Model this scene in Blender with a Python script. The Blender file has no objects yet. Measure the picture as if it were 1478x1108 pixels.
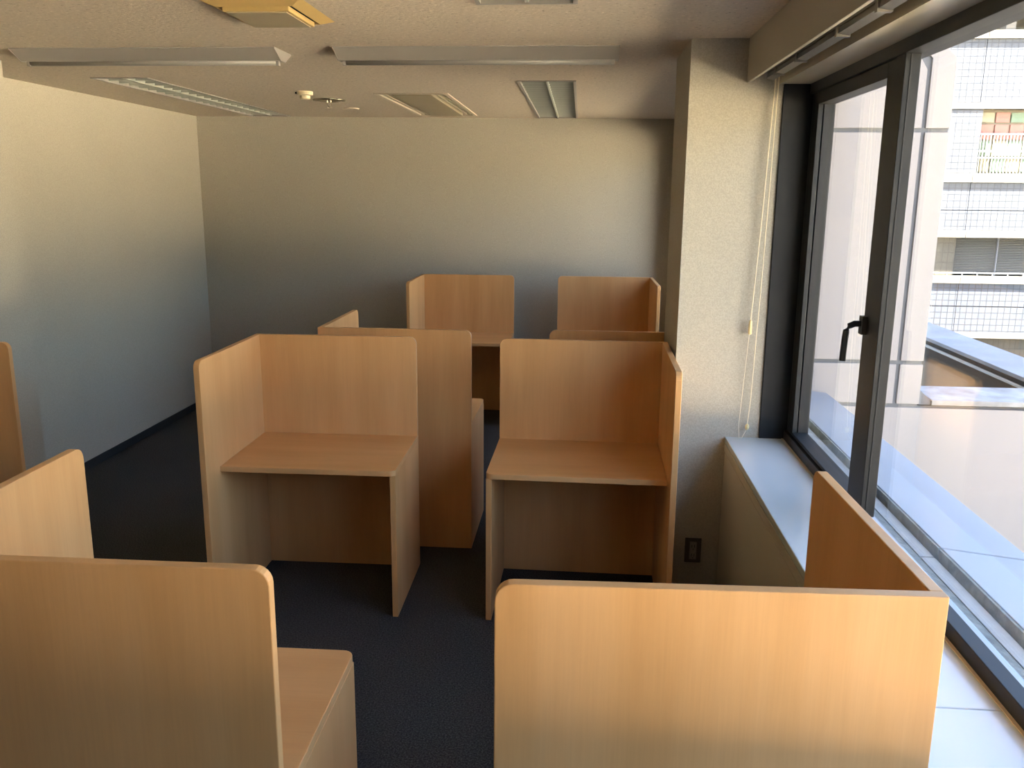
import bpy, bmesh, math, random
from mathutils import Vector, Matrix, Quaternion

random.seed(4)
scene = bpy.context.scene
COL = scene.collection

# ------------------------------------------------------------------ camera
cam_d = bpy.data.cameras.new('camera')
cam_d.sensor_width = 36.0
cam_d.lens = 1247.9 * 36.0 / 1478.0
cam_d.clip_start = 0.05
cam_d.clip_end = 400
cam = bpy.data.objects.new('camera', cam_d)
COL.objects.link(cam)
_r = (0.9968621632840268, 0.078731569476612, 0.008195570781818748)
_u = (-0.02491899023052313, 0.21385882514760587, 0.9765466946502747)
_b = (0.0751323587982001, -0.9736866759251844, 0.21514968228464426)
cam.matrix_world = Matrix(((_r[0], _u[0], _b[0], 0.0), (_r[1], _u[1], _b[1], 0.0),
                           (_r[2], _u[2], _b[2], 1.8934), (0, 0, 0, 1)))
scene.camera = cam

# ------------------------------------------------------------------ sky, sun, exposure
SKY_STRENGTH = 0.31
SUN_STRENGTH = 22.0
EXPOSURE = 2.82
world = bpy.data.worlds.new('world')
scene.world = world
world.use_nodes = True
wn = world.node_tree.nodes
wl = world.node_tree.links
wn.clear()
w_out = wn.new('ShaderNodeOutputWorld')
w_bg = wn.new('ShaderNodeBackground')
w_sky = wn.new('ShaderNodeTexSky')
w_sky.sky_type = 'NISHITA'
w_sky.sun_disc = False
w_sky.sun_elevation = math.radians(62)
w_sky.sun_rotation = math.radians(233.7)
w_sky.dust_density = 3.0
w_sky.air_density = 1.0
w_sky.ozone_density = 1.0
w_bg.inputs['Strength'].default_value = SKY_STRENGTH
wl.new(w_sky.outputs[0], w_bg.inputs['Color'])
wl.new(w_bg.outputs[0], w_out.inputs['Surface'])

sun_d = bpy.data.lights.new('sun', 'SUN')
sun_d.energy = SUN_STRENGTH
sun_d.angle = math.radians(0.6)
sun_d.color = (1.0, 0.93, 0.83)
sun = bpy.data.objects.new('sun', sun_d)
COL.objects.link(sun)
sun.rotation_mode = 'QUATERNION'
sun.rotation_quaternion = Vector((0.75, 0.55, -1.75)).to_track_quat('-Z', 'Y')
sun.location = (3, -20, 20)

vs = scene.view_settings
vs.view_transform = 'Standard'
vs.look = 'None'
vs.gamma = 1.0
vs.use_curve_mapping = False
vs.exposure = EXPOSURE
try:
    scene.cycles.use_denoising = True
    scene.cycles.denoiser = 'OPENIMAGEDENOISE'
    scene.cycles.max_bounces = 14
    scene.cycles.diffuse_bounces = 8
    scene.cycles.transparent_max_bounces = 16
    scene.cycles.sample_clamp_indirect = 6.0
except Exception:
    pass


# ------------------------------------------------------------------ materials
def lin(c):
    return tuple(((v / 255.0) / 12.92 if v / 255.0 <= 0.04045 else ((v / 255.0 + 0.055) / 1.055) ** 2.4) for v in c) + (1.0,)


class NT:
    def __init__(self, name):
        self.m = bpy.data.materials.new(name)
        self.m.use_nodes = True
        self.t = self.m.node_tree
        self.b = self.t.nodes['Principled BSDF']

    def n(self, typ, **kw):
        nd = self.t.nodes.new(typ)
        for k, v in kw.items():
            setattr(nd, k, v)
        return nd

    def l(self, a, b):
        self.t.links.new(a, b)

    def coords(self, scale, rand=0.0, space='Object'):
        tc = self.n('ShaderNodeTexCoord')
        mp = self.n('ShaderNodeMapping')
        mp.inputs['Scale'].default_value = scale
        src = tc.outputs[space]
        if rand:
            oi = self.n('ShaderNodeObjectInfo')
            mu = self.n('ShaderNodeMath', operation='MULTIPLY')
            mu.inputs[1].default_value = rand
            self.l(oi.outputs['Random'], mu.inputs[0])
            ad = self.n('ShaderNodeVectorMath', operation='ADD')
            self.l(src, ad.inputs[0])
            self.l(mu.outputs[0], ad.inputs[1])
            src = ad.outputs[0]
        self.l(src, mp.inputs['Vector'])
        return mp.outputs[0]

    def noise(self, vec, scale, detail=3, rough=0.5):
        nz = self.n('ShaderNodeTexNoise')
        nz.inputs['Scale'].default_value = scale
        nz.inputs['Detail'].default_value = detail
        nz.inputs['Roughness'].default_value = rough
        self.l(vec, nz.inputs['Vector'])
        return nz.outputs[0]

    def ramp(self, fac, stops):
        r = self.n('ShaderNodeValToRGB')
        el = r.color_ramp.elements
        while len(el) > 1:
            el.remove(el[-1])
        el[0].position = stops[0][0]
        el[0].color = stops[0][1]
        for p, c in stops[1:]:
            e = el.new(p)
            e.color = c
        self.l(fac, r.inputs[0])
        return r.outputs[0]

    def mix(self, a, b, fac, mode='MULTIPLY'):
        mx = self.n('ShaderNodeMix', data_type='RGBA', blend_type=mode)
        if isinstance(fac, float):
            mx.inputs[0].default_value = fac
        else:
            self.l(fac, mx.inputs[0])
        for s, i in ((a, 6), (b, 7)):
            if isinstance(s, tuple):
                mx.inputs[i].default_value = s
            else:
                self.l(s, mx.inputs[i])
        return mx.outputs[2]

    def bump(self, h, strength, dist):
        b = self.n('ShaderNodeBump')
        b.inputs['Strength'].default_value = strength
        b.inputs['Distance'].default_value = dist
        self.l(h, b.inputs['Height'])
        self.l(b.outputs[0], self.b.inputs['Normal'])

    def base(self, c):
        if isinstance(c, tuple):
            self.b.inputs['Base Color'].default_value = c
        else:
            self.l(c, self.b.inputs['Base Color'])

    def set(self, rough=0.5, metal=0.0, spec=0.5):
        self.b.inputs['Roughness'].default_value = rough
        self.b.inputs['Metallic'].default_value = metal
        self.b.inputs['Specular IOR Level'].default_value = spec
        return self


def g(v):
    return (v, v, v, 1.0)


def mat_plain(name, rgb, rough=0.5, metal=0.0, spec=0.5, var=0.06, scale=6.0, bump=0.0, bscale=60.0, bdist=0.002):
    k = NT(name)
    v = k.coords((1, 1, 1), 3.0)
    nz = k.noise(v, scale, 4)
    k.base(k.mix(lin(rgb), k.ramp(nz, [(0.3, g(1 - var)), (0.7, g(1.0))]), 1.0))
    if bump:
        k.bump(k.noise(v, bscale, 3), bump, bdist)
    k.set(rough, metal, spec)
    return k.m


def mat_wood(name, horizontal=False):
    k = NT(name)
    broad = (1.0, 7.0, 7.0) if horizontal else (7.0, 7.0, 0.8)
    fine = (6.0, 160.0, 160.0) if horizontal else (160.0, 160.0, 6.0)
    b = k.noise(k.coords(broad, 9.0), 1.0, 3, 0.55)
    f = k.noise(k.coords(fine, 9.0), 1.0, 3, 0.6)
    base = k.ramp(b, [(0.28, lin(WOOD_LO)), (0.5, lin(WOOD_MID)), (0.72, lin(WOOD_HI))])
    col = k.mix(base, k.ramp(f, [(0.25, g(0.945)), (0.65, g(1.0))]), 1.0)
    k.base(col)
    k.bump(f, 0.05, 0.001)
    k.set(0.42, 0.0, 0.35)
    return k.m


WOOD_LO = (202, 149, 93)
WOOD_MID = (211, 159, 103)
WOOD_HI = (218, 167, 112)
M = {}
M['wood'] = mat_wood('beech_laminate_upright')
M['wood_h'] = mat_wood('beech_laminate_flat', True)


def mat_wallpaper():
    k = NT('cream_wallpaper')
    v = k.coords((1, 1, 1))
    n1 = k.noise(v, 190.0, 2)
    n2 = k.noise(v, 2.0, 3)
    c = k.mix(lin((180, 173, 157)), k.ramp(n1, [(0.35, g(0.84)), (0.65, g(1.0))]), 1.0)
    c = k.mix(c, k.ramp(n2, [(0.3, g(0.97)), (0.7, g(1.0))]), 1.0)
    k.base(c)
    k.bump(n1, 0.25, 0.002)
    k.set(0.75, 0.0, 0.25)
    return k.m


def mat_ceiling():
    k = NT('rock_wool_ceiling')
    v = k.coords((1.0, 1.0, 1.0))
    n1 = k.noise(v, 62.0, 2, 0.6)
    vs_ = k.coords((1.0, 1.0, 1.0))
    n2 = k.noise(vs_, 28.0, 4, 0.7)
    c = k.mix(lin((202, 190, 172)), k.ramp(n1, [(0.27, g(0.55)), (0.36, g(0.97)), (0.60, g(1.0)), (0.70, g(1.22))]), 1.0)
    c = k.mix(c, k.ramp(n2, [(0.3, g(0.95)), (0.7, g(1.0))]), 1.0)
    k.base(c)
    k.bump(n1, 0.6, 0.004)
    k.set(0.9, 0.0, 0.1)
    return k.m


def mat_carpet():
    k = NT('charcoal_carpet')
    v = k.coords((1, 1, 1))
    n1 = k.noise(v, 150.0, 3, 0.7)
    n2 = k.noise(v, 2.0, 3)
    c = k.ramp(n1, [(0.3, lin((36, 35, 35))), (0.5, lin((66, 65, 65))), (0.75, lin((104, 103, 103)))])
    c = k.mix(c, k.ramp(n2, [(0.3, g(0.9)), (0.7, g(1.0))]), 1.0)
    k.base(c)
    k.bump(n1, 0.9, 0.006)
    k.set(0.95, 0.0, 0.1)
    return k.m


def mat_glass():
    k = NT('window_glass')
    nt = k.t
    nt.nodes.remove(k.b)
    out = [n for n in nt.nodes if n.type == 'OUTPUT_MATERIAL'][0]
    tr = k.n('ShaderNodeBsdfTransparent')
    tr.inputs[0].default_value = (0.95, 0.965, 0.97, 1)
    gl = k.n('ShaderNodeBsdfGlossy')
    gl.inputs['Roughness'].default_value = 0.01
    fr = k.n('ShaderNodeFresnel')
    ge = k.n('ShaderNodeNewGeometry')
    ma = k.n('ShaderNodeMath', operation='MULTIPLY_ADD')   # IOR 1.45 from either side of the thin pane
    ma.inputs[1].default_value = 1.0 / 1.45 - 1.45
    ma.inputs[2].default_value = 1.45
    k.l(ge.outputs['Backfacing'], ma.inputs[0])
    k.l(ma.outputs[0], fr.inputs[0])
    mx = k.n('ShaderNodeMixShader')
    k.l(fr.outputs[0], mx.inputs[0])
    k.l(tr.outputs[0], mx.inputs[1])
    k.l(gl.outputs[0], mx.inputs[2])
    k.l(mx.outputs[0], out.inputs[0])
    return k.m


def mat_tile(name, rgb, sx, sz, joint=0.86):
    k = NT(name)
    tc = k.n('ShaderNodeTexCoord')
    sp = k.n('ShaderNodeSeparateXYZ')
    k.l(tc.outputs['Object'], sp.inputs[0])
    cb = k.n('ShaderNodeCombineXYZ')
    k.l(sp.outputs[0], cb.inputs[0])
    k.l(sp.outputs[2], cb.inputs[1])
    br = k.n('ShaderNodeTexBrick')
    br.offset = 0.0
    br.inputs['Scale'].default_value = 1.0
    br.inputs['Mortar Size'].default_value = 0.014
    br.inputs['Mortar Smooth'].default_value = 0.2
    br.inputs['Brick Width'].default_value = sx
    br.inputs['Row Height'].default_value = sz
    br.inputs['Color1'].default_value = lin(rgb)
    br.inputs['Color2'].default_value = lin(tuple(max(0, c - 6) for c in rgb))
    br.inputs['Mortar'].default_value = lin(tuple(int(c * joint) for c in rgb))
    k.l(cb.outputs[0], br.inputs['Vector'])
    k.base(br.outputs[0])
    k.set(0.5, 0, 0.3)
    return k.m


M['wall'] = mat_wallpaper()
M['ceiling'] = mat_ceiling()
M['carpet'] = mat_carpet()
M['glass'] = mat_glass()
M['base'] = mat_plain('black_vinyl_base', (34, 33, 32), 0.6)
M['alu'] = mat_plain('dark_anodised_aluminium', (26, 27, 29), 0.5, 0.0, 0.3, 0.05)
M['alu_dk'] = mat_plain('black_gasket', (18, 19, 21), 0.6)
M['alu_lt'] = mat_plain('grey_aluminium_drip_sill', (96, 104, 116), 0.4)
M['sill'] = mat_plain('glossy_pale_sill', (186, 194, 194), 0.16, 0, 0.5, 0.05, 3.0)
M['sillfront'] = mat_plain('painted_steel_cover', (176, 170, 152), 0.35, 0, 0.5, 0.05)
M['pelmet'] = mat_plain('painted_beige_pelmet', (172, 164, 146), 0.45, 0, 0.4, 0.04)
M['soffit'] = mat_plain('glossy_beige_lintel', (206, 196, 172), 0.22, 0, 0.5, 0.04)
M['rail'] = mat_plain('grey_blind_rail', (128, 124, 116), 0.45)
M['cord'] = mat_plain('off_white_cord', (226, 214, 184), 0.7)
M['tassel'] = mat_plain('yellowed_plastic', (226, 205, 150), 0.5)
M['white_steel'] = mat_plain('white_enamel_steel', (150, 145, 138), 0.4, 0, 0.4, 0.04)
M['tube'] = mat_plain('unlit_fluorescent_tube', (138, 135, 130), 0.3)
M['reflector'] = mat_plain('satin_reflector', (170, 176, 170), 0.3, 0.6, 0.5, 0.04)
M['louver'] = mat_plain('satin_louver', (186, 190, 182), 0.35, 0.4, 0.5, 0.04)
M['vent'] = mat_plain('yellowed_vent_plastic', (184, 156, 100), 0.5, 0, 0.4, 0.04)
M['vent_plate'] = mat_plain('vent_plate_paint', (158, 146, 120), 0.5, 0, 0.4, 0.04)
M['ac'] = mat_plain('beige_cassette_plastic', (198, 186, 164), 0.5, 0, 0.4, 0.04)
M['slot'] = mat_plain('dark_slot', (30, 26, 22), 0.8)
M['cream'] = mat_plain('cream_plastic', (224, 210, 176), 0.5)
M['chrome'] = mat_plain('chrome', (200, 190, 170), 0.18, 1.0)
M['outlet'] = mat_plain('dark_brown_outlet_plate', (72, 68, 62), 0.5)
M['outlet_in'] = mat_plain('grey_outlet_insert', (140, 136, 128), 0.5)
M['conc'] = mat_plain('rough_concrete', (140, 140, 132), 0.9, 0, 0.2, 0.45, 22.0, 0.8, 40.0, 0.01)
M['conc_lt'] = mat_plain('pale_concrete', (172, 173, 170), 0.85, 0, 0.2, 0.15, 14.0, 0.3, 80.0)
M['ledge'] = mat_plain('pale_ledge_panel', (142, 144, 148), 0.6, 0, 0.3, 0.05, 3.0)
M['ext'] = mat_plain('off_white_wall_panel', (144, 139, 138), 0.6, 0, 0.3, 0.04, 2.0)
M['joint'] = mat_plain('grey_sealant', (92, 94, 98), 0.7)
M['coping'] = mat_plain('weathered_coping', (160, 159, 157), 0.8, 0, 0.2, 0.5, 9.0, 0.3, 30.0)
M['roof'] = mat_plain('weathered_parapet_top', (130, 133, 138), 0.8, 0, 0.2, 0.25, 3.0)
M['dark_conc'] = mat_plain('dark_concrete', (44, 43, 42), 0.85, 0, 0.2, 0.3, 10.0)  # much darker than the parapet top, mottled at random
M['olive'] = mat_plain('olive_wall', (32, 29, 20), 0.8)
M['tile'] = mat_tile('white_tile', (74, 77, 83), 0.19, 0.19, 0.66)
M['tile_c'] = mat_tile('cream_tile', (80, 75, 66), 0.17, 0.30, 0.75)
M['band'] = mat_plain('cream_band', (88, 85, 78), 0.6)
M['louver_ext'] = mat_plain('dark_louver', (92, 90, 86), 0.6)
M['louver_gap'] = mat_plain('dark_gap', (52, 50, 48), 0.8)
M['asphalt'] = mat_plain('grey_paving', (110, 108, 104), 0.9, 0, 0.2, 0.15, 0.3)
M['ground'] = mat_plain('pale_bounce_surface', (216, 202, 174), 0.9, 0, 0.2, 0.15, 0.3)  # pale surface of the added roof that throws sunlight indoors
M['red'] = mat_plain('red_pane', (150, 92, 80), 0.6)  # plain colours for the panes of the opposite window
M['green'] = mat_plain('green_pane', (92, 110, 90), 0.6)
M['yellow'] = mat_plain('yellow_pane', (130, 124, 100), 0.6)
M['rail_ext'] = mat_plain('grey_railing', (130, 132, 126), 0.6)
M['frame_ext'] = mat_plain('brown_window_frame', (96, 88, 72), 0.6)
M['facade'] = mat_plain('facade_panel', (120, 117, 112), 0.7)


# ------------------------------------------------------------------ geometry helpers
def add_box(bm, x0, x1, y0, y1, z0, z1):
    vs_ = [bm.verts.new(p) for p in ((x0, y0, z0), (x1, y0, z0), (x1, y1, z0), (x0, y1, z0),
                                     (x0, y0, z1), (x1, y0, z1), (x1, y1, z1), (x0, y1, z1))]
    for f in ((0, 3, 2, 1), (4, 5, 6, 7), (0, 1, 5, 4), (1, 2, 6, 5), (2, 3, 7, 6), (3, 0, 4, 7)):
        bm.faces.new([vs_[i] for i in f])


def add_prism(bm, pts, axis, a, b):
    """extrude a polygon: axis 'x','y','z'; pts are the two other coordinates in order"""
    def P(p, c):
        return {'x': (c, p[0], p[1]), 'y': (p[0], c, p[1]), 'z': (p[0], p[1], c)}[axis]
    A = [bm.verts.new(P(p, a)) for p in pts]
    B = [bm.verts.new(P(p, b)) for p in pts]
    n = len(pts)
    bm.faces.new(A)
    bm.faces.new(B[::-1])
    for i in range(n):
        j = (i + 1) % n
        bm.faces.new((A[j], A[i], B[i], B[j]))


def add_tube(bm, pts, r, seg=8):
    rings = []
    pts = [Vector(p) for p in pts]
    for i, p in enumerate(pts):
        d = (pts[min(i + 1, len(pts) - 1)] - pts[max(i - 1, 0)]).normalized()
        a = Vector((0, 0, 1)) if abs(d.z) < 0.9 else Vector((1, 0, 0))
        s = d.cross(a).normalized()
        t = d.cross(s)
        rings.append([bm.verts.new(p + r * (math.cos(2 * math.pi * k / seg) * s + math.sin(2 * math.pi * k / seg) * t)) for k in range(seg)])
    for a, b in zip(rings, rings[1:]):
        for k in range(seg):
            bm.faces.new((a[k], a[(k + 1) % seg], b[(k + 1) % seg], b[k]))
    bm.faces.new(rings[0][::-1])
    bm.faces.new(rings[-1])


def add_lathe(bm, prof, c, seg=24):
    rings = []
    for r, z in prof:
        rings.append([bm.verts.new((c[0] + r * math.cos(2 * math.pi * k / seg), c[1] + r * math.sin(2 * math.pi * k / seg), c[2] + z)) for k in range(seg)])
    for a, b in zip(rings, rings[1:]):
        for k in range(seg):
            bm.faces.new((a[k], a[(k + 1) % seg], b[(k + 1) % seg], b[k]))
    bm.faces.new(rings[0][::-1])
    bm.faces.new(rings[-1])


def mesh_of(name, fn, bevel=0.0, smooth=False):
    bm = bmesh.new()
    fn(bm)
    bmesh.ops.recalc_face_normals(bm, faces=bm.faces)
    if bevel:
        ed = [e for e in bm.edges if len(e.link_faces) == 2 and e.calc_face_angle(0) > 0.6]
        bmesh.ops.bevel(bm, geom=ed, offset=bevel, segments=2, profile=0.5, affect='EDGES', clamp_overlap=True)
    me = bpy.data.meshes.new(name)
    bm.to_mesh(me)
    bm.free()
    if smooth:
        for p in me.polygons:
            p.use_smooth = True
    return me


def obj(name, me, mat, parent=None, loc=None):
    if mat is not None and not me.materials:
        me.materials.append(mat)
    o = bpy.data.objects.new(name, me)
    COL.objects.link(o)
    if parent:
        o.parent = parent
    if loc:
        o.location = loc
    return o


def build(name, fn, mat, parent=None, bevel=0.0, smooth=False, loc=None):
    return obj(name, mesh_of(name, fn, bevel, smooth), mat, parent, loc)


def box(name, b, mat, parent=None, bevel=0.0):
    return build(name, lambda bm: add_box(bm, *b), mat, parent, bevel)


def empty(name, loc=(0, 0, 0), rz=0.0):
    o = bpy.data.objects.new(name, None)
    o.empty_display_size = 0.1
    o.location = loc
    o.rotation_euler = (0, 0, rz)
    COL.objects.link(o)
    return o


def tag(o, label, cat, group=None):
    o['label'] = label
    o['category'] = cat
    if group:
        o['group'] = group
    return o


def struct(o, label=None):
    o['kind'] = 'structure'
    if label:
        o['label'] = label
    return o


# ------------------------------------------------------------------ the room
C = 2.529
XL = -3.372
XS = 0.678           # face of the cover under the window sill
XF = 0.935           # inner face of the window frames
PY0, PY1, PX = 3.866, 4.440, 0.440
YR = -8.0            # rear wall behind the camera
W1Y0, W1Y1 = -0.15, PY0
W2Y0, W2Y1 = 4.62, 7.58
SILL = 0.819
HEAD = 2.347


def yback(x):
    return 7.793 + 0.0489 * x


struct(box('floor', (XL - 0.2, 1.1, YR - 0.2, 8.1, -0.12, 0.0), M['carpet']), 'dark charcoal carpet covering the whole floor')

struct(box('wall_left', (XL - 0.18, XL, YR, 8.1, 0.0, C + 0.2), M['wall']), 'cream wallpapered wall on the left')


def back_wall(bm):
    add_prism(bm, [(XL - 0.18, yback(XL - 0.18)), (1.2, yback(1.2)), (1.2, yback(1.2) + 0.2), (XL - 0.18, yback(XL - 0.18) + 0.2)], 'z', 0.0, C + 0.2)


struct(build('wall_back', back_wall, M['wall']), 'cream wallpapered far wall behind the carrels')
struct(box('wall_rear', (XL - 0.18, 1.1, YR - 0.18, YR, 0.0, C + 0.2), M['wall']))
struct(box('wall_pillar', (PX, 1.04, PY0, PY1, 0.0, C + 0.2), M['wall']), 'cream wallpapered pillar beside the window')
struct(box('wall_column', (XL, -2.941, 3.80, 4.400, 0.0, C + 0.2), M['wall']), 'cream column projecting from the left wall')


# wall on the window side, pieces around the window openings
def right_wall(bm):
    for y0, y1 in ((YR, W1Y0), (PY1, W2Y0), (W2Y1, 8.0)):
        add_box(bm, XS + 0.004 if y0 < 0 else 0.80, 1.04, y0, y1, 0.0, C + 0.2)
    for y0, y1 in ((W1Y0, W1Y1), (W2Y0, W2Y1)):
        add_box(bm, 0.86, 1.03, y0, y1, 0.0, 0.79)
        add_box(bm, 0.86, 1.04, y0, y1, HEAD + 0.03, C + 0.2)


struct(build('wall_right', right_wall, M['wall']))

# ceiling with openings for the recessed fittings
TROF = {'A': (-2.862, -2.515, 5.07, 7.60), 'B': (-0.392, -0.05, 5.235, 7.745), 'C': (-0.377, -0.03, 0.62, 3.165)}
CASS = (-1.385, -0.888, 5.87, 7.48)
HOLES = list(TROF.values()) + [CASS]


def ceiling(bm):
    xs = sorted({XL, 1.10} | {h[i] for h in HOLES for i in (0, 1)})
    ys = sorted({YR, 8.1} | {h[i] for h in HOLES for i in (2, 3)})
    for i in range(len(xs) - 1):
        for j in range(len(ys) - 1):
            cx, cy = (xs[i] + xs[i + 1]) / 2, (ys[j] + ys[j + 1]) / 2
            if any(h[0] < cx < h[1] and h[2] < cy < h[3] for h in HOLES):
                continue
            add_box(bm, xs[i], xs[i + 1], ys[j], ys[j + 1], C, C + 0.02)
    add_box(bm, XL - 0.18, 1.10, YR - 0.18, 8.1, C + 0.2, C + 0.3)


struct(build('ceiling', ceiling, M['ceiling']), 'pitted beige rock wool ceiling')

struct(box('baseboard_left', (XL, XL + 0.008, 4.40, 7.62, 0.0, 0.058), M['base']), 'black vinyl baseboard along the left wall')


def bb(bm):
    add_prism(bm, [(XL, yback(XL) - 0.008), (0.80, yback(0.80) - 0.008), (0.80, yback(0.80)), (XL, yback(XL))], 'z', 0.0, 0.058)


struct(build('baseboard_back', bb, M['base']))


# ------------------------------------------------------------------ windows
def make_window(name, y0, y1, sash_at_far, mulls, label):
    """y0..y1 opening; mulls: list of (ya, yb) mullion bands; panes between"""
    w = empty(name, (XF, (y0 + y1) / 2, SILL))
    struct(w, label)
    off = Vector((-XF, -(y0 + y1) / 2, -SILL))

    def P(nm, fn, mat, parent=w, bevel=0.0):
        me = mesh_of(nm, fn, bevel)
        if parent == w:
            me.transform(Matrix.Translation(off))
        return obj(nm, me, mat, parent)

    def frame(bm):
        add_box(bm, XF, XF + 0.043, y0, y1, SILL - 0.03, 0.862)
        add_box(bm, XF + 0.043, XF + 0.056, y0, y1, SILL - 0.03, 0.838)
        add_box(bm, XF, XF + 0.095, y0, y1, 2.306, HEAD + 0.03)
        add_box(bm, XF, XF + 0.095, y0, y0 + 0.06, SILL, HEAD)
    P('frame', frame, M['alu'], bevel=0.002)
    return w, P


win1, P1 = make_window('window_1', W1Y0, W1Y1, True, None, 'dark aluminium window with a casement beside the pillar')
# jamb lining against the pillar, the frame post beside it
P1('jamb_lining', lambda bm: add_box(bm, 0.828, XF + 0.02, PY0 - 0.012, PY0, SILL, HEAD), M['alu'], bevel=0.001)
P1('frame_post', lambda bm: add_box(bm, XF + 0.014, XF + 0.095, 3.806, PY0 - 0.012, SILL, HEAD), M['alu_dk'])


# mullions: a slim post in front of the glass
def mull(bm, ya, yb):
    add_box(bm, XF + 0.004, XF + 0.050, ya, yb, 0.862, 2.306)


P1('mullion', lambda bm: mull(bm, 2.772, 2.855), M['alu'], bevel=0.002)
P1('glazing_gasket', lambda bm: add_box(bm, XF + 0.020, XF + 0.024, 2.7695, 2.7725, 0.862, 2.306), M['alu_dk'])
P1('pane', lambda bm: add_box(bm, XF + 0.047, XF + 0.052, -0.10, 2.790, 0.868, 2.31), M['glass'])


# casement sash
def sash_fn(bm):
    xa, xb = XF + 0.010, XF + 0.075
    add_box(bm, xa, xa + 0.018, 3.742, 3.802, 0.866, 2.304)     # hinge stile with a groove
    add_box(bm, xa + 0.018, xa + 0.023, 3.750, 3.802, 0.866, 2.304)
    add_box(bm, xa + 0.023, xb, 3.742, 3.802, 0.866, 2.304)
    add_box(bm, xa, xb, 2.862, 2.937, 0.866, 2.304)     # lock stile
    add_box(bm, xa, xb, 2.937, 3.742, 0.866, 0.880)
    add_box(bm, xa, xb, 2.937, 3.742, 2.256, 2.304)


sash = P1('casement_sash', sash_fn, M['alu'], bevel=0.0015)
T1 = Matrix.Translation(Vector((-XF, -(W1Y0 + W1Y1) / 2, -SILL)))


def sub(nm, fn, mat, parent, bevel=0.0, smooth=False):
    me = mesh_of(nm, fn, bevel, smooth)
    me.transform(T1)
    return obj(nm, me, mat, parent)


sub('pane', lambda bm: add_box(bm, XF + 0.052, XF + 0.058, 2.930, 3.748, 0.872, 2.262), M['glass'], sash)


def handle(bm):
    add_box(bm, XF - 0.006, XF + 0.011, 2.900, 2.934, 1.448, 1.508)
    add_tube(bm, [(XF - 0.004, 2.918, 1.482), (XF - 0.024, 2.918, 1.482), (XF - 0.040, 2.920, 1.474), (XF - 0.048, 2.922, 1.458),
                  (XF - 0.050, 2.923, 1.43), (XF - 0.052, 2.924, 1.356)], 0.0105, 10)


sub('handle', handle, M['alu_dk'], sash, 0.0, False)


# inside sill: two boards and the steel cover below
def sill_board(ya, yb):
    def fn(bm):
        add_box(bm, XS, XF, ya, yb, SILL - 0.03, SILL)
    return fn


P1('window_sill', sill_board(1.7415, PY0), M['sill'], bevel=0.003)
P1('window_sill', sill_board(W1Y0, 1.7385), M['sill'], bevel=0.003)
P1('sealant', lambda bm: add_box(bm, XF - 0.009, XF, W1Y0, PY0 - 0.012, SILL - 0.01, SILL + 0.0025), M['pelmet'])
P1('sill_nosing', lambda bm: add_box(bm, XS, XS + 0.02, W1Y0, PY0, 0.752, SILL - 0.031), M['sillfront'])
for ya, yb in ((2.41, PY0), (0.95, 2.406), (W1Y0, 0.946)):
    P1('cover_panel', (lambda a, b: (lambda bm: add_box(bm, XS + 0.003, XS + 0.02, a, b, 0.0, 0.744)))(ya, yb), M['sillfront'], bevel=0.002)

# lintel over the window, reaching up into the blind box
P1('lintel', lambda bm: add_box(bm, 0.811, XF + 0.002, W1Y0, PY0, HEAD, C), M['soffit'])

win2, P2 = make_window('window_2', W2Y0, W2Y1, False, None, 'window beyond the pillar')
T2 = Vector((-XF, -(W2Y0 + W2Y1) / 2, -SILL))


def PP2(nm, fn, mat):
    me = mesh_of(nm, fn)
    me.transform(Matrix.Translation(T2))
    return obj(nm, me, mat, win2)


PP2('mullion', lambda bm: add_box(bm, XF, XF + 0.09, 5.60, 5.70, 0.862, 2.306), M['alu'])
PP2('pane', lambda bm: add_box(bm, XF + 0.047, XF + 0.052, 4.68, 5.60, 0.868, 2.31), M['glass'])
PP2('pane', lambda bm: add_box(bm, XF + 0.047, XF + 0.052, 5.70, W2Y1, 0.868, 2.31), M['glass'])
PP2('window_sill', lambda bm: add_box(bm, 0.80, XF, W2Y0, W2Y1, SILL - 0.03, SILL), M['sill'])
PP2('cover_panel', lambda bm: add_box(bm, 0.803, 0.82, W2Y0, W2Y1, 0.0, SILL - 0.03), M['sillfront'])
PP2('lintel', lambda bm: add_box(bm, 0.80, XF + 0.002, W2Y0, W2Y1, HEAD, C), M['soffit'])

struct(box('trim_1', (0.676, 0.690, W1Y0, PY0, 2.353, C), M['pelmet'], bevel=0.002), 'beige pelmet board above the window')

# ------------------------------------------------------------------ outside: ledge, fin wall, parapets
ledge = struct(empty('trim_2', (1.2, 2.0, 0.7)), 'pale concrete ledge outside the window')


def LP(nm, fn, mat, bevel=0.0):
    me = mesh_of(nm, fn, bevel)
    me.transform(Matrix.Translation(Vector((-1.2, -2.0, -0.7))))
    return obj(nm, me, mat, ledge)


LY0, LY1 = -2.08, 4.92
LP('drip_sill', lambda bm: add_prism(bm, [(1.026, 0.78), (1.026, 0.826), (0.991, 0.842), (0.991, 0.78)], 'y', W1Y0, PY0), M['alu_lt'])
LP('concrete_upstand', lambda bm: add_prism(bm, [(1.028, 0.60), (1.074, 0.60), (1.074, 0.800), (1.028, 0.812)], 'y', LY0, LY1), M['conc'])
for a, b in ((LY0, 0.392), (0.400, 2.600), (2.610, LY1)):
    LP('gutter_strip', (lambda a, b: (lambda bm: add_box(bm, 1.077, 1.121, a, b, 0.60, 0.801)))(a, b), M['conc_lt'], 0.002)
    LP('ledge_slab', (lambda a, b: (lambda bm: add_prism(bm, [(1.136, 0.5), (1.418, 0.5), (1.418, 0.800), (1.138, 0.832)], 'y', a, b)))(a, b), M['ledge'], 0.003)
    LP('rough_edge', (lambda a, b: (lambda bm: add_box(bm, 1.130, 1.137, a, b, 0.5, 0.829)))(a, b), M['conc'])
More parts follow.
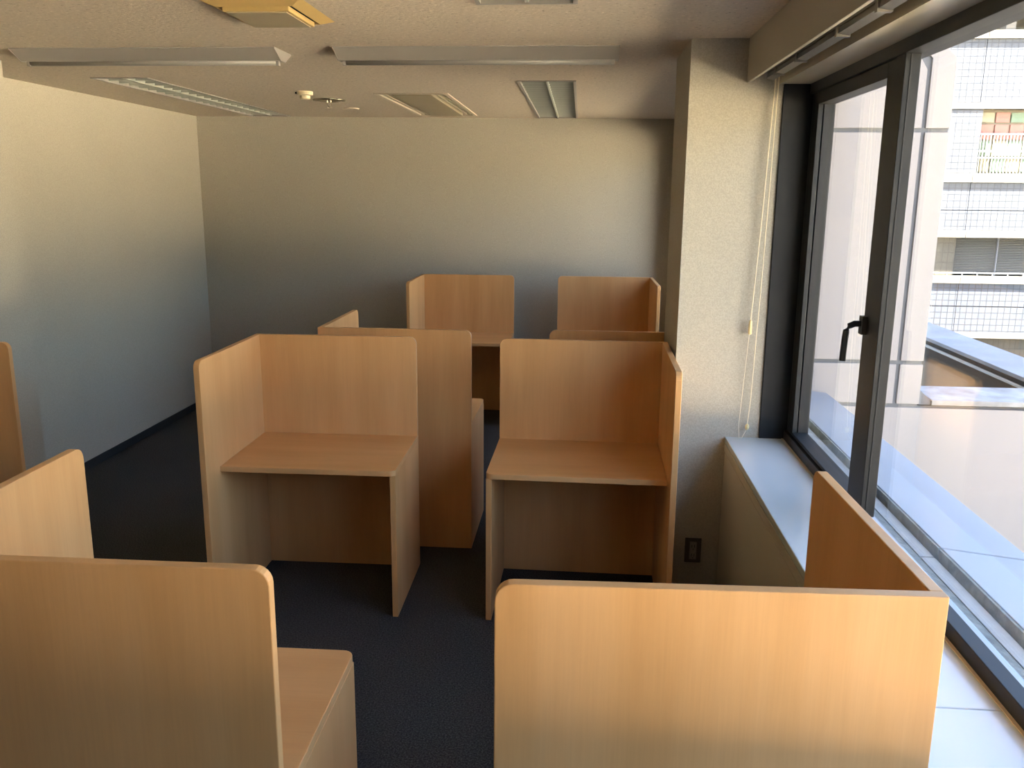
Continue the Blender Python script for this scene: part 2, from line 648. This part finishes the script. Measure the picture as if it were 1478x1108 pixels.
LP('ledge_core', lambda bm: add_box(bm, 1.03, 1.40, LY0, LY1, -4.0, 0.775), M['joint'])

# overhanging storeys above, their soffit shades the ledge
struct(box('wall_upper', (1.04, 1.418, -24.0, 12.0, 2.500, 14.0), M['facade']), 'overhanging storey above the window')
struct(box('wall_rear_facade', (1.04, 1.10, -16.0, YR - 0.18, -10.0, 2.5), M['facade']))


def lower_fac(bm):
    add_box(bm, 1.03, 1.10, LY1, 12.0, -10.0, 0.78)
    add_box(bm, 1.03, 1.10, -16.0, LY1, -10.0, 0.55)


struct(build('wall_lower_facade', lower_fac, M['facade']))

FY = 4.92


def fin(name, y, label):
    root = struct(empty(name, (1.5, y + 0.2, 0.0)), label)
    o = Vector((-1.5, -(y + 0.2), 0.0))

    def FP(nm, fn, mat, bevel=0.0):
        me = mesh_of(nm, fn, bevel)
        me.transform(Matrix.Translation(o))
        return obj(nm, me, mat, root)
    # backing seen in the joints
    FP('joint_backing', lambda bm: add_prism(bm, [(1.10, -10.0), (1.925, -10.0), (1.925, 2.60), (1.42, 3.10), (1.10, 3.10)], 'y', y + 0.012, y + 0.36), M['joint'])
    JX, e = 1.795, 0.011
    Z = [0.737, 0.985, 2.238]

    def panel(pts):
        FP('wall_panel', lambda bm: add_prism(bm, pts, 'y', y, y + 0.02), M['ext'], 0.002)
    for za, zb in ((Z[0], Z[1]), (Z[1], Z[2])):
        panel([(1.10, za + e), (JX - e, za + e), (JX - e, zb - e), (1.10, zb - e)])
        panel([(JX + e, za + e), (1.93, za + e), (1.93, zb - e), (JX + e, zb - e)])
    # top row with the chamfered shoulder
    panel([(1.10, Z[2] + e), (JX - e, Z[2] + e), (JX - e, 2.545), (1.70, 2.672), (1.42, 2.952), (1.10, 2.952)])
    panel([(JX + e, Z[2] + e), (1.93, Z[2] + e), (1.93, 2.600), (1.44, 3.09), (1.42, 3.09), (1.42, 2.985), (1.71, 2.695), (JX + e, 2.60)])
    # lower wall that runs on under the coping
    panel([(1.10, -9.5), (5.2, -9.5), (5.2, Z[0] - e), (1.10, Z[0] - e)])
    FP('low_wall_core', lambda bm: add_box(bm, 1.10, 5.2, y + 0.02, y + 0.28, -9.5, Z[0]), M['joint'])
    return root, FP


fin1, FP1 = fin('wall_fin', FY, 'off-white panelled fin wall outside the window')


def coping(bm):
    add_prism(bm, [(FY - 0.012, 0.746), (FY + 0.31, 0.746), (FY + 0.31, 0.790), (FY - 0.012, 0.776)], 'x', 1.995, 5.2)


FP1('coping', coping, M['coping'], 0.003)
FP1('coping_flashing', lambda bm: add_prism(bm, [(1.930, 0.746), (1.994, 0.746), (1.994, 0.770), (1.930, 0.828)], 'y', FY + 0.004, FY + 0.28), M['joint'])

# neighbouring roof parapet seen over the coping
par = tag(empty('roof_parapet', (3.4, 8.0, 0.0)), 'long grey roof parapet running away behind the low coping outside', 'parapet')


def RP(nm, fn, mat, bevel=0.0):
    me = mesh_of(nm, fn, bevel)
    me.transform(Matrix.Translation(Vector((-3.4, -8.0, 0.0))))
    return obj(nm, me, mat, par)


RP('parapet_top', lambda bm: add_box(bm, 3.20, 3.60, 5.6, 10.6, 0.60, 0.632), M['roof'], 0.004)
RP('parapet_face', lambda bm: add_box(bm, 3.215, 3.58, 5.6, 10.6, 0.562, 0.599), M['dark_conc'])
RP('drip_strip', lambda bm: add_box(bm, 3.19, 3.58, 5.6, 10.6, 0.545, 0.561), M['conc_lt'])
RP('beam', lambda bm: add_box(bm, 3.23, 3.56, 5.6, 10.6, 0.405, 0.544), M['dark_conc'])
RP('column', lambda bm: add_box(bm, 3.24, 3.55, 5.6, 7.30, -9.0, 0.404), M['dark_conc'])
RP('inner_wall', lambda bm: add_box(bm, 4.6, 4.75, 5.6, 14.0, -9.0, -0.05), M['olive'])
RP('roof_slab', lambda bm: add_box(bm, 3.60, 4.60, 5.6, 14.0, -3.2, -3.0), M['dark_conc'])

struct(box('ground', (-40, 120, -60, 120, -10.4, -10.0), M['asphalt']), 'grey paving far below the window')
struct(box('bounce_roof', (8.0, 90.0, -60.0, 16.0, -10.0, -1.2), M['ground']), 'added unseen pale roof that bounces sunlight in at the window')  # unseen roof, added to bounce sunlight onto the upper walls

# ------------------------------------------------------------------ building across the way
K = 1.75
BY = 16.0 * K
bld = tag(empty('opposite_building', (8.0 * K, BY, -10.0)), 'white tiled office building with banded floors across the way', 'building')


def bz(z):
    return 1.893 + (z - 1.893) * K


def BP(nm, x0, x1, z0, z1, mat, y0=0.0, y1=0.3, parent=None, bevel=0.0):
    me = mesh_of(nm, lambda bm: add_box(bm, x0 * K, x1 * K, BY + y0, BY + y1, bz(z0), bz(z1)), bevel)
    me.transform(Matrix.Translation(Vector((-8.0 * K, -BY, 10.0))))
    return obj(nm, me, mat, parent or bld)


XA, XB, VJ = 5.2, 13.0, 6.731
BP('core', XA, XB, -4.9, 4.4, M['joint'], 0.9, 8.0)
# (z0, z1) bands of tile cladding with an open joint
for z0, z1, mat in ((3.475, 4.49, 'tile'), (1.678, 2.138, 'tile'), (1.33, 1.664, 'tile'), (-0.004, 0.395, 'tile'), (-0.47, -0.018, 'tile')):
    xs = [XA, VJ - 0.006, None]
    BP('tile_panel', XA, VJ - 0.006, z0, z1, M[mat])
    BP('tile_panel', VJ + 0.006, 9.8, z0, z1, M[mat])
    BP('tile_panel', 9.81, XB, z0, z1, M[mat])
for z0, z1 in ((4.495, 4.63), (2.145, 2.30), (1.203, 1.325), (0.40, 0.52), (-0.577, -0.476)):
    BP('cornice', XA, VJ - 0.005, z0, z1, M['band'], -0.08, 0.3)
    BP('cornice', VJ + 0.005, XB, z0, z1, M['band'], -0.08, 0.3)
BP('lintel', XA, XB, 3.37, 3.47, M['band'], -0.02, 0.3)
BP('tile_pier', XA, 6.80, 2.305, 3.365, M['tile'], 0.02, 0.3)
BP('tile_pier', 9.4, XB, 2.305, 3.365, M['tile'], 0.02, 0.3)
BP('tile_pier', XA, 6.655, 0.525, 1.20, M['tile_c'], 0.25, 0.5)
BP('tile_base', XA, XB, -4.9, -0.58, M['tile_c'], 0.25, 0.5)
# upper window with opaque coloured panes in its frame and a railing in front
wf = BP('window', 6.80, 9.4, 2.305, 3.365, M['frame_ext'], 0.34, 0.40)
cols = ['red', 'yellow', 'green', 'red', 'yellow', 'green', 'red', 'yellow', 'red', 'green']
for i in range(10):
    xa = 6.84 + i * 0.255
    BP('pane', xa, xa + 0.225, 3.16, 3.32, M[cols[(i * 7 + 1) % 10]], 0.29, 0.35, wf)
    BP('pane', xa, xa + 0.225, 2.88, 3.12, M[cols[(i * 3) % 10]], 0.29, 0.35, wf)
    BP('pane', xa, xa + 0.225, 2.60, 2.85, M[['green', 'yellow'][i % 2]], 0.29, 0.35, wf)
    BP('pane', xa, xa + 0.225, 2.33, 2.57, M[['yellow', 'green'][i % 2]], 0.29, 0.35, wf)


def railing(bm):
    for i in range(46):
        x = (6.82 + i * 0.055) * K
        add_box(bm, x, x + 0.022, BY + 0.05, BY + 0.08, bz(2.30), bz(2.95))
    for z in (2.945, 2.66, 2.55):
        add_box(bm, 6.80 * K, 9.4 * K, BY + 0.045, BY + 0.085, bz(z), bz(z) + 0.045)


me_ = mesh_of('railing', railing)
me_.transform(Matrix.Translation(Vector((-8.0 * K, -BY, 10.0))))
ro = obj('railing', me_, M['rail_ext'], bld)
ro['kind'] = 'stuff'


# louvre band on the floor below
def louvre(bm):
    n = 22
    for i in range(n):
        z = bz(0.545 + i * (1.195 - 0.545) / n)
        y = BY + 0.42
        add_prism(bm, [(y, z), (y + 0.05, z + 0.035), (y + 0.05, z + 0.043), (y, z + 0.014)], 'x', 6.66 * K, XB * K)


me_ = mesh_of('louvre_slats', louvre)
me_.transform(Matrix.Translation(Vector((-8.0 * K, -BY, 10.0))))
lo = obj('louvre_slats', me_, M['louver_ext'], bld)
lo['kind'] = 'stuff'
BP('louvre_backing', 6.655, XB, 0.525, 1.20, M['louver_gap'], 0.50, 0.55)
for i in range(8):
    BP('louvre_post', 7.405 + i * 0.745, 7.425 + i * 0.745, 0.525, 1.20, M['joint'], 0.36, 0.46)


def rail2(bm):
    add_box(bm, XA * K, XB * K, BY - 0.02, BY + 0.02, bz(0.575), bz(0.59))
    for i in range(30):
        x = (XA + i * 0.26) * K
        add_box(bm, x, x + 0.02, BY - 0.01, BY + 0.01, bz(0.52), bz(0.58))


me_ = mesh_of('balcony_rail', rail2)
me_.transform(Matrix.Translation(Vector((-8.0 * K, -BY, 10.0))))
obj('balcony_rail', me_, M['conc_lt'], bld)
# top floor loggia
BP('loggia_slab', XA + 0.8, XB, 5.05, 5.35, M['band'], -0.3, 8.0)
BP('loggia_wall', XA + 0.8, XB, 4.63, 5.05, M['band'], 2.2, 2.6)
for i in range(6):
    BP('loggia_column', 7.0 + i * 1.2, 7.16 + i * 1.2, 4.63, 5.05, M['band'], 0.0, 0.4)
    lw = BP('window', 6.35 + i * 1.2, 6.95 + i * 1.2, 4.64, 4.90, M['frame_ext'], 2.1, 2.19)
    BP('pane', 6.39 + i * 1.2, 6.91 + i * 1.2, 4.66, 4.88, M['rail_ext'], 2.05, 2.11, lw)

# ------------------------------------------------------------------ study carrels
W, D, S, PH, T, DH = 0.809, 0.596, 0.741, 1.2013, 0.0257, 0.70


def rounded(pts, rad, seg=6):
    """pts 2D ccw, rad per vertex"""
    out = []
    n = len(pts)
    for i in range(n):
        p = Vector(pts[i])
        r = rad[i]
        if r <= 0:
            out.append(tuple(p))
            continue
        a = (Vector(pts[i - 1]) - p).normalized()
        b = (Vector(pts[(i + 1) % n]) - p).normalized()
        c = p + (a + b) * r
        for k in range(seg + 1):
            th = k / seg * math.pi / 2
            out.append(tuple(c - b * r * math.cos(th) - a * r * math.sin(th)))
    return out


def carrel_meshes(side):
    """local frame: user looks along +y, back panel outer face at y=0; side=-1 tall wing on the user's left, +1 on the right"""
    h = W / 2
    R = 0.034
    free = -side                      # end without a wing
    b = 0.0022
    m = {}
    # back panel (x,z outline)
    if free > 0:
        o = rounded([(-h, 0), (h, 0), (h, PH), (-h, PH)], [0, 0, R, 0])
    else:
        o = rounded([(-h, 0), (h, 0), (h, PH), (-h, PH)], [0, 0, 0, R])
    m['back_panel'] = (mesh_of('back_panel', lambda bm: add_prism(bm, o, 'y', 0.0, -T), b), 'wood')
    # wing (y,z outline)
    xs = (side * h, side * (h - T))
    o2 = rounded([(-S, 0), (-T, 0), (-T, PH), (-S, PH)], [0, 0, 0, R])
    m['side_panel'] = (mesh_of('side_panel', lambda bm: add_prism(bm, o2, 'x', xs[0], xs[1]), b), 'wood')
    # desktop (x,y outline): runs over the leg panel at the free end
    xi, xo = side * (h - T), free * h
    if free > 0:
        o3 = rounded([(xi, -D), (xo, -D), (xo, -T), (xi, -T)], [0, 0.030, 0, 0])
    else:
        o3 = rounded([(xo, -D), (xi, -D), (xi, -T), (xo, -T)], [0.030, 0, 0, 0])
    m['desktop'] = (mesh_of('desktop', lambda bm: add_prism(bm, o3, 'z', DH - T, DH), b), 'wood_h')
    lx = sorted((free * h, free * (h - T)))
    m['leg_panel'] = (mesh_of('leg_panel', lambda bm: add_box(bm, lx[0], lx[1], -D + 0.012, -T, 0.0, DH - T), b), 'wood')
    return m


CM = {-1: carrel_meshes(-1), 1: carrel_meshes(1)}
GROUP = 'beech-look study carrels'


def carrel(loc, rz, side, label):
    root = tag(empty('study_carrel', loc, rz), label, 'carrel', GROUP)
    for nm, (me, mt) in CM[side].items():
        obj(nm, me, M[mt], root)
    return root


def place(x0, y0, r, facing, side, label, dx=0.0):
    cx = x0 + dx + W / 2 * math.cos(r)
    cy = y0 + W / 2 * math.sin(r)
    return carrel((cx, cy, 0), r if facing < 0 else r + math.pi, side, label)


place(-0.1366, 1.448, 0.0287, 1, -1, 'foreground study carrel by the window sill, its plain back turned to us', -0.004)
place(-1.3766, 1.4568, 0.0106, 1, 1, 'foreground study carrel at bottom left, its plain back turned to us')
place(-1.6027, 4.1539, 0.0094, -1, -1, 'open study carrel facing us left of the aisle, tall wing at its left')
place(-0.3797, 4.1706, -0.0147, -1, 1, 'open study carrel facing us against the pillar, tall wing at its right')
place(-1.3612, 4.3863, -0.0015, 1, 1, 'study carrel with its back to us, half hidden behind the open left carrel')
place(-1.3754, 7.4957, 0.0096, -1, -1, 'lit study carrel standing at the far wall, left one of the two')
place(-0.150, 4.446, 0.0015, 1, -1, 'study carrel of which only the top edge shows behind the pillar carrel')
place(-0.1861, 7.5038, 0.0054, -1, 1, 'shaded dark study carrel at the far wall, right one of the two')
# the one against the left wall, tall wing across the left edge of the picture
carrel((XL + 0.003, 3.772 - W / 2, 0), math.pi / 2, 1, 'study carrel against the left wall, only its wing end showing')


# ------------------------------------------------------------------ ceiling fittings
def batten(x0, x1, label):
    y0, y1, zc = 4.025, 4.255, C
    ym = (y0 + y1) / 2
    zt = C - 0.030
    root = tag(empty('batten_light', ((x0 + x1) / 2, ym, C)), label, 'light', 'batten lights across the ceiling')
    cx = (x0 + x1) / 2

    def fn(bm):
        add_prism(bm, [(y0 - ym, 0.0), (y0 - ym, -0.004), (-0.030, -0.046), (0.030, -0.046), (y1 - ym, -0.004), (y1 - ym, 0.0)], 'x', x0 - cx + 0.003, x1 - cx - 0.003)
    build('reflector_body', fn, M['white_steel'], root)
    for s in (x0 - cx, x1 - cx - 0.003):
        build('end_cap', (lambda a: (lambda bm: add_prism(bm, [(y0 - ym - 0.001, 0.0), (y0 - ym - 0.001, -0.006), (-0.032, -0.048), (0.032, -0.048), (y1 - ym + 0.001, -0.006), (y1 - ym + 0.001, 0.0)], 'x', a, a + 0.003)))(s), M['white_steel'], root)
    build('fluorescent_tube', lambda bm: add_tube(bm, [(x0 - cx + 0.032, 0, -0.050), (x1 - cx - 0.032, 0, -0.050)], 0.0150, 12), M['tube'], root, smooth=True)
    for s in (x0 - cx + 0.018, x1 - cx - 0.032):
        build('lamp_holder', (lambda a: (lambda bm: add_box(bm, a, a + 0.014, -0.012, 0.012, -0.066, -0.036)))(s), M['white_steel'], root)
    return root


batten(-2.652, -1.396, 'white surface-mounted batten light at upper left, its lit end cap showing')
batten(-1.130, 0.150, 'white surface-mounted batten light across the middle of the ceiling')


def troffer(h, label, nb):
    x0, x1, y0, y1 = h
    cx, cy = (x0 + x1) / 2, (y0 + y1) / 2
    a, b = (x1 - x0) / 2, (y1 - y0) / 2
    root = tag(empty('louvered_light', (cx, cy, C)), label, 'light', 'recessed louvered lights')
    f = 0.016

    def frame(bm):
        add_box(bm, -a, -a + f, -b, b, -0.004, 0.015)
        add_box(bm, a - f, a, -b, b, -0.004, 0.015)
        add_box(bm, -a + f, a - f, -b, -b + f, -0.004, 0.015)
        add_box(bm, -a + f, a - f, b - f, b, -0.004, 0.015)
    build('frame', frame, M['white_steel'], root)

    def refl(bm):
        add_box(bm, -a, a, -b, b, 0.10, 0.11)
        add_box(bm, -a, -a + 0.006, -b, b, 0.015, 0.10)
        add_box(bm, a - 0.006, a, -b, b, 0.015, 0.10)
        add_box(bm, -a, a, -b, -b + 0.006, 0.015, 0.10)
        add_box(bm, -a, a, b - 0.006, b, 0.015, 0.10)
    build('reflector', refl, M['reflector'], root)
    build('center_spine', lambda bm: add_prism(bm, [(-0.006, 0.0), (0.006, 0.0), (0.02, 0.05), (-0.02, 0.05)], 'y', -b + f, b - f), M['louver'], root)
    me = mesh_of('louver_blade', lambda bm: add_prism(bm, [(-0.003, 0.004), (0.003, 0.004), (0.010, 0.045), (-0.010, 0.045)], 'x', -a + f, a - f))
    me.materials.append(M['louver'])
    for i in range(nb):
        y = -b + (i + 0.5) * 2 * b / nb
        obj('louver_blade', me, None, root, (0, y, 0))
    for s in (-0.5, 0.5):
        build('fluorescent_tube', (lambda c: (lambda bm: add_tube(bm, [(c, -b + 0.03, 0.075), (c, b - 0.03, 0.075)], 0.014, 8)))(s * a), M['tube'], root, smooth=True)
    return root


troffer(TROF['A'], 'long recessed louvered light along the left wall', 21)
troffer(TROF['B'], 'long recessed louvered light running to the far wall right of centre', 21)
troffer(TROF['C'], 'recessed louvered light cut off by the top edge of the picture', 21)


# hanging air diffuser, yellowed
def diffuser():
    x0, x1, y0, y1 = -1.318, -0.958, 3.045, 3.465
    cx, cy = (x0 + x1) / 2, (y0 + y1) / 2
    a, b = (x1 - x0) / 2, (y1 - y0) / 2
    root = tag(empty('air_diffuser', (cx, cy, C)), 'yellowed square air diffuser with dropped plate on the near ceiling', 'vent')

    def ring(bm):
        i = 0.045
        o = [(-a, -b), (a, -b), (a, b), (-a, b)]
        n = [(-a + i, -b + i), (a - i, -b + i), (a - i, b - i), (-a + i, b - i)]
        O = [bm.verts.new((x, y, -0.001)) for x, y in o]
        Nn = [bm.verts.new((x, y, -0.018)) for x, y in n]
        U = [bm.verts.new((x, y, -0.001)) for x, y in n]
        for k in range(4):
            j = (k + 1) % 4
            bm.faces.new((O[k], O[j], Nn[j], Nn[k]))
            bm.faces.new((Nn[k], Nn[j], U[j], U[k]))
            bm.faces.new((U[k], U[j], O[j], O[k]))
    build('outer_ring', ring, M['vent'], root)
    p, q = a - 0.062, b - 0.062

    def rim(bm):
        add_prism(bm, [(-p, -q), (p, -q), (p, q), (-p, q)], 'z', -0.030, -0.012)
    build('drop_plate_rim', rim, M['vent'], root, 0.003)
    build('drop_plate', lambda bm: add_box(bm, -p + 0.012, p - 0.012, -q + 0.012, q - 0.012, -0.033, -0.030), M['vent_plate'], root)
    build('dark_throat', lambda bm: add_box(bm, -a + 0.046, a - 0.046, -b + 0.046, b - 0.046, -0.006, -0.001), M['slot'], root)


diffuser()


def cassette():
    x0, x1, y0, y1 = CASS
    cx, cy = (x0 + x1) / 2, (y0 + y1) / 2
    a, b = (x1 - x0) / 2, (y1 - y0) / 2
    root = tag(empty('air_conditioner', (cx, cy, C)), 'flush beige ceiling air conditioner with dark outlet slots at its sides', 'air conditioner')

    def fr(bm):
        e = 0.03
        add_box(bm, -a, -a + e, -b, b, -0.006, 0.02)
        add_box(bm, a - e, a, -b, b, -0.006, 0.02)
        add_box(bm, -a + e, a - e, -b, -b + e, -0.006, 0.02)
        add_box(bm, -a + e, a - e, b - e, b, -0.006, 0.02)
    build('frame', fr, M['ac'], root, 0.002)
    build('center_panel', lambda bm: add_box(bm, -a + 0.115, a - 0.115, -b + 0.03, b - 0.03, -0.010, 0.02), M['vent_plate'], root, 0.003)
    build('dark_cavity', lambda bm: add_box(bm, -a + 0.002, a - 0.002, -b + 0.002, b - 0.002, 0.07, 0.09), M['slot'], root)
    for s in (-1, 1):
        for off in (0.052, 0.085):
            xc = s * (a - off)
            w_ = 0.007
            build('air_vane', (lambda c, s_: (lambda bm: add_prism(bm, [(c - w_, 0.0), (c + w_, 0.0), (c + w_ - s_ * 0.016, 0.05), (c - w_ - s_ * 0.016, 0.05)], 'y', -b + 0.03, b - 0.03)))(xc, s), M['ac'], root)


cassette()


def smoke():
    root = tag(empty('smoke_detector', (-1.811, 5.77, C)), 'small cream smoke detector on the ceiling', 'detector')
    build('base', lambda bm: add_lathe(bm, [(0.05, 0.0), (0.052, -0.006), (0.050, -0.022), (0.034, -0.026)], (0, 0, 0)), M['cream'], root, smooth=False)
    build('sensor_head', lambda bm: add_lathe(bm, [(0.034, -0.024), (0.034, -0.044), (0.028, -0.050), (0.004, -0.052)], (0, 0, 0)), M['cream'], root)
    build('indicator', lambda bm: add_lathe(bm, [(0.006, -0.004), (0.006, -0.014)], (-0.06, 0.0, 0), 10), M['slot'], root)


smoke()


def sprinkler():
    root = tag(empty('sprinkler_head', (-1.798, 6.279, C)), 'chrome sprinkler head with a round escutcheon on the ceiling', 'sprinkler')
    build('escutcheon', lambda bm: add_lathe(bm, [(0.115, 0.0), (0.112, -0.006), (0.07, -0.012), (0.03, -0.010)], (0, 0, 0), 32), M['chrome'], root, smooth=True)
    build('frame_arms', lambda bm: (add_tube(bm, [(-0.012, 0, -0.008), (-0.014, 0, -0.035), (0, 0, -0.052), (0.014, 0, -0.035), (0.012, 0, -0.008)], 0.003)), M['chrome'], root)
    build('deflector', lambda bm: add_lathe(bm, [(0.018, -0.052), (0.018, -0.055)], (0, 0, 0), 16), M['chrome'], root)


sprinkler()
disc = tag(build('ceiling_cap', lambda bm: add_lathe(bm, [(0.062, 0.0), (0.060, -0.008), (0.045, -0.012), (0.004, -0.012)], (0, 0, 0)), M['ac'], loc=(-1.80, 6.887, C)),
           'low round beige cap on the ceiling beyond the sprinkler', 'cap')

# ------------------------------------------------------------------ blind in the pelmet box with its cords
bl = tag(empty('window_blind', (0.765, 1.2, 2.40)), 'raised window blind rail in the pelmet box with hanging pull cords', 'blind')


def BL(nm, fn, mat, smooth=False):
    me = mesh_of(nm, fn, 0.0, smooth)
    me.transform(Matrix.Translation(Vector((-0.765, -1.2, -2.40))))
    return obj(nm, me, mat, bl)


BL('head_rail', lambda bm: add_box(bm, 0.735, 0.785, -0.1, 3.83, 2.46, 2.495), M['rail'])
BL('bottom_rail', lambda bm: add_prism(bm, [(0.742, 2.362), (0.772, 2.356), (0.776, 2.372), (0.746, 2.380)], 'y', -0.1, 3.80), M['rail'])
BL('stacked_fabric', lambda bm: [add_box(bm, 0.742 + 0.004 * (i % 2), 0.770 + 0.004 * (i % 2), -0.1, 3.80, 2.382 + i * 0.013, 2.393 + i * 0.013) for i in range(6)], M['rail'])
for y in (3.62, 3.28, 2.78, 2.42, 1.9, 1.3, 0.7):
    BL('bracket', (lambda yy: (lambda bm: add_box(bm, 0.738, 0.778, yy, yy + 0.022, 2.353, 2.384)))(y), M['rail'])
cy = 3.835
BL('pull_cord', lambda bm: add_tube(bm, [(0.790, cy, 2.46), (0.785, cy, 2.30), (0.768, cy, 1.75), (0.752, cy, 1.36)], 0.0026, 6), M['cord'])
BL('pull_cord', lambda bm: add_tube(bm, [(0.802, cy, 2.46), (0.799, cy, 2.30), (0.788, cy, 1.6), (0.775, cy, 1.0), (0.768, cy, 0.89)], 0.0022, 6), M['cord'])
BL('tassel', lambda bm: add_lathe(bm, [(0.003, 0.03), (0.007, 0.022), (0.009, -0.03), (0.006, -0.034)], (0.752, cy, 1.33), 12), M['tassel'], True)
BL('cord_knob', lambda bm: add_lathe(bm, [(0.003, 0.014), (0.009, 0.006), (0.009, -0.006), (0.004, -0.014)], (0.768, cy, 0.876), 12), M['tassel'], True)
BL('cord_loop', lambda bm: add_tube(bm, [(0.750, cy, 1.30), (0.738, cy, 1.05), (0.730, cy, 0.88), (0.734, cy - 0.01, 0.826), (0.745, cy - 0.012, 0.826), (0.760, cy, 0.85), (0.767, cy, 0.866)], 0.0012, 6), M['cord'])

# ------------------------------------------------------------------ wall outlet on the pillar
ol = tag(empty('wall_outlet', (0.562, PY0, 0.262)), 'dark brown double wall outlet low on the pillar', 'outlet')
build('cover_plate', lambda bm: add_box(bm, -0.038, 0.038, -0.008, 0.0, -0.061, 0.061), M['outlet'], ol, 0.003)
ins = build('socket_insert', lambda bm: add_box(bm, -0.016, 0.016, -0.011, -0.0081, -0.044, 0.044), M['outlet_in'], ol, 0.002)
for z in (0.022, -0.022):
    for x in (-0.006, 0.006):
        build('slot', (lambda xx, zz: (lambda bm: add_box(bm, xx - 0.0014, xx + 0.0014, -0.0118, -0.0105, zz - 0.007, zz + 0.007)))(x, z), M['slot'], ins)
    build('slot', (lambda zz: (lambda bm: add_box(bm, -0.0025, 0.0025, -0.0118, -0.0105, zz - 0.016, zz - 0.012)))(z), M['slot'], ins)
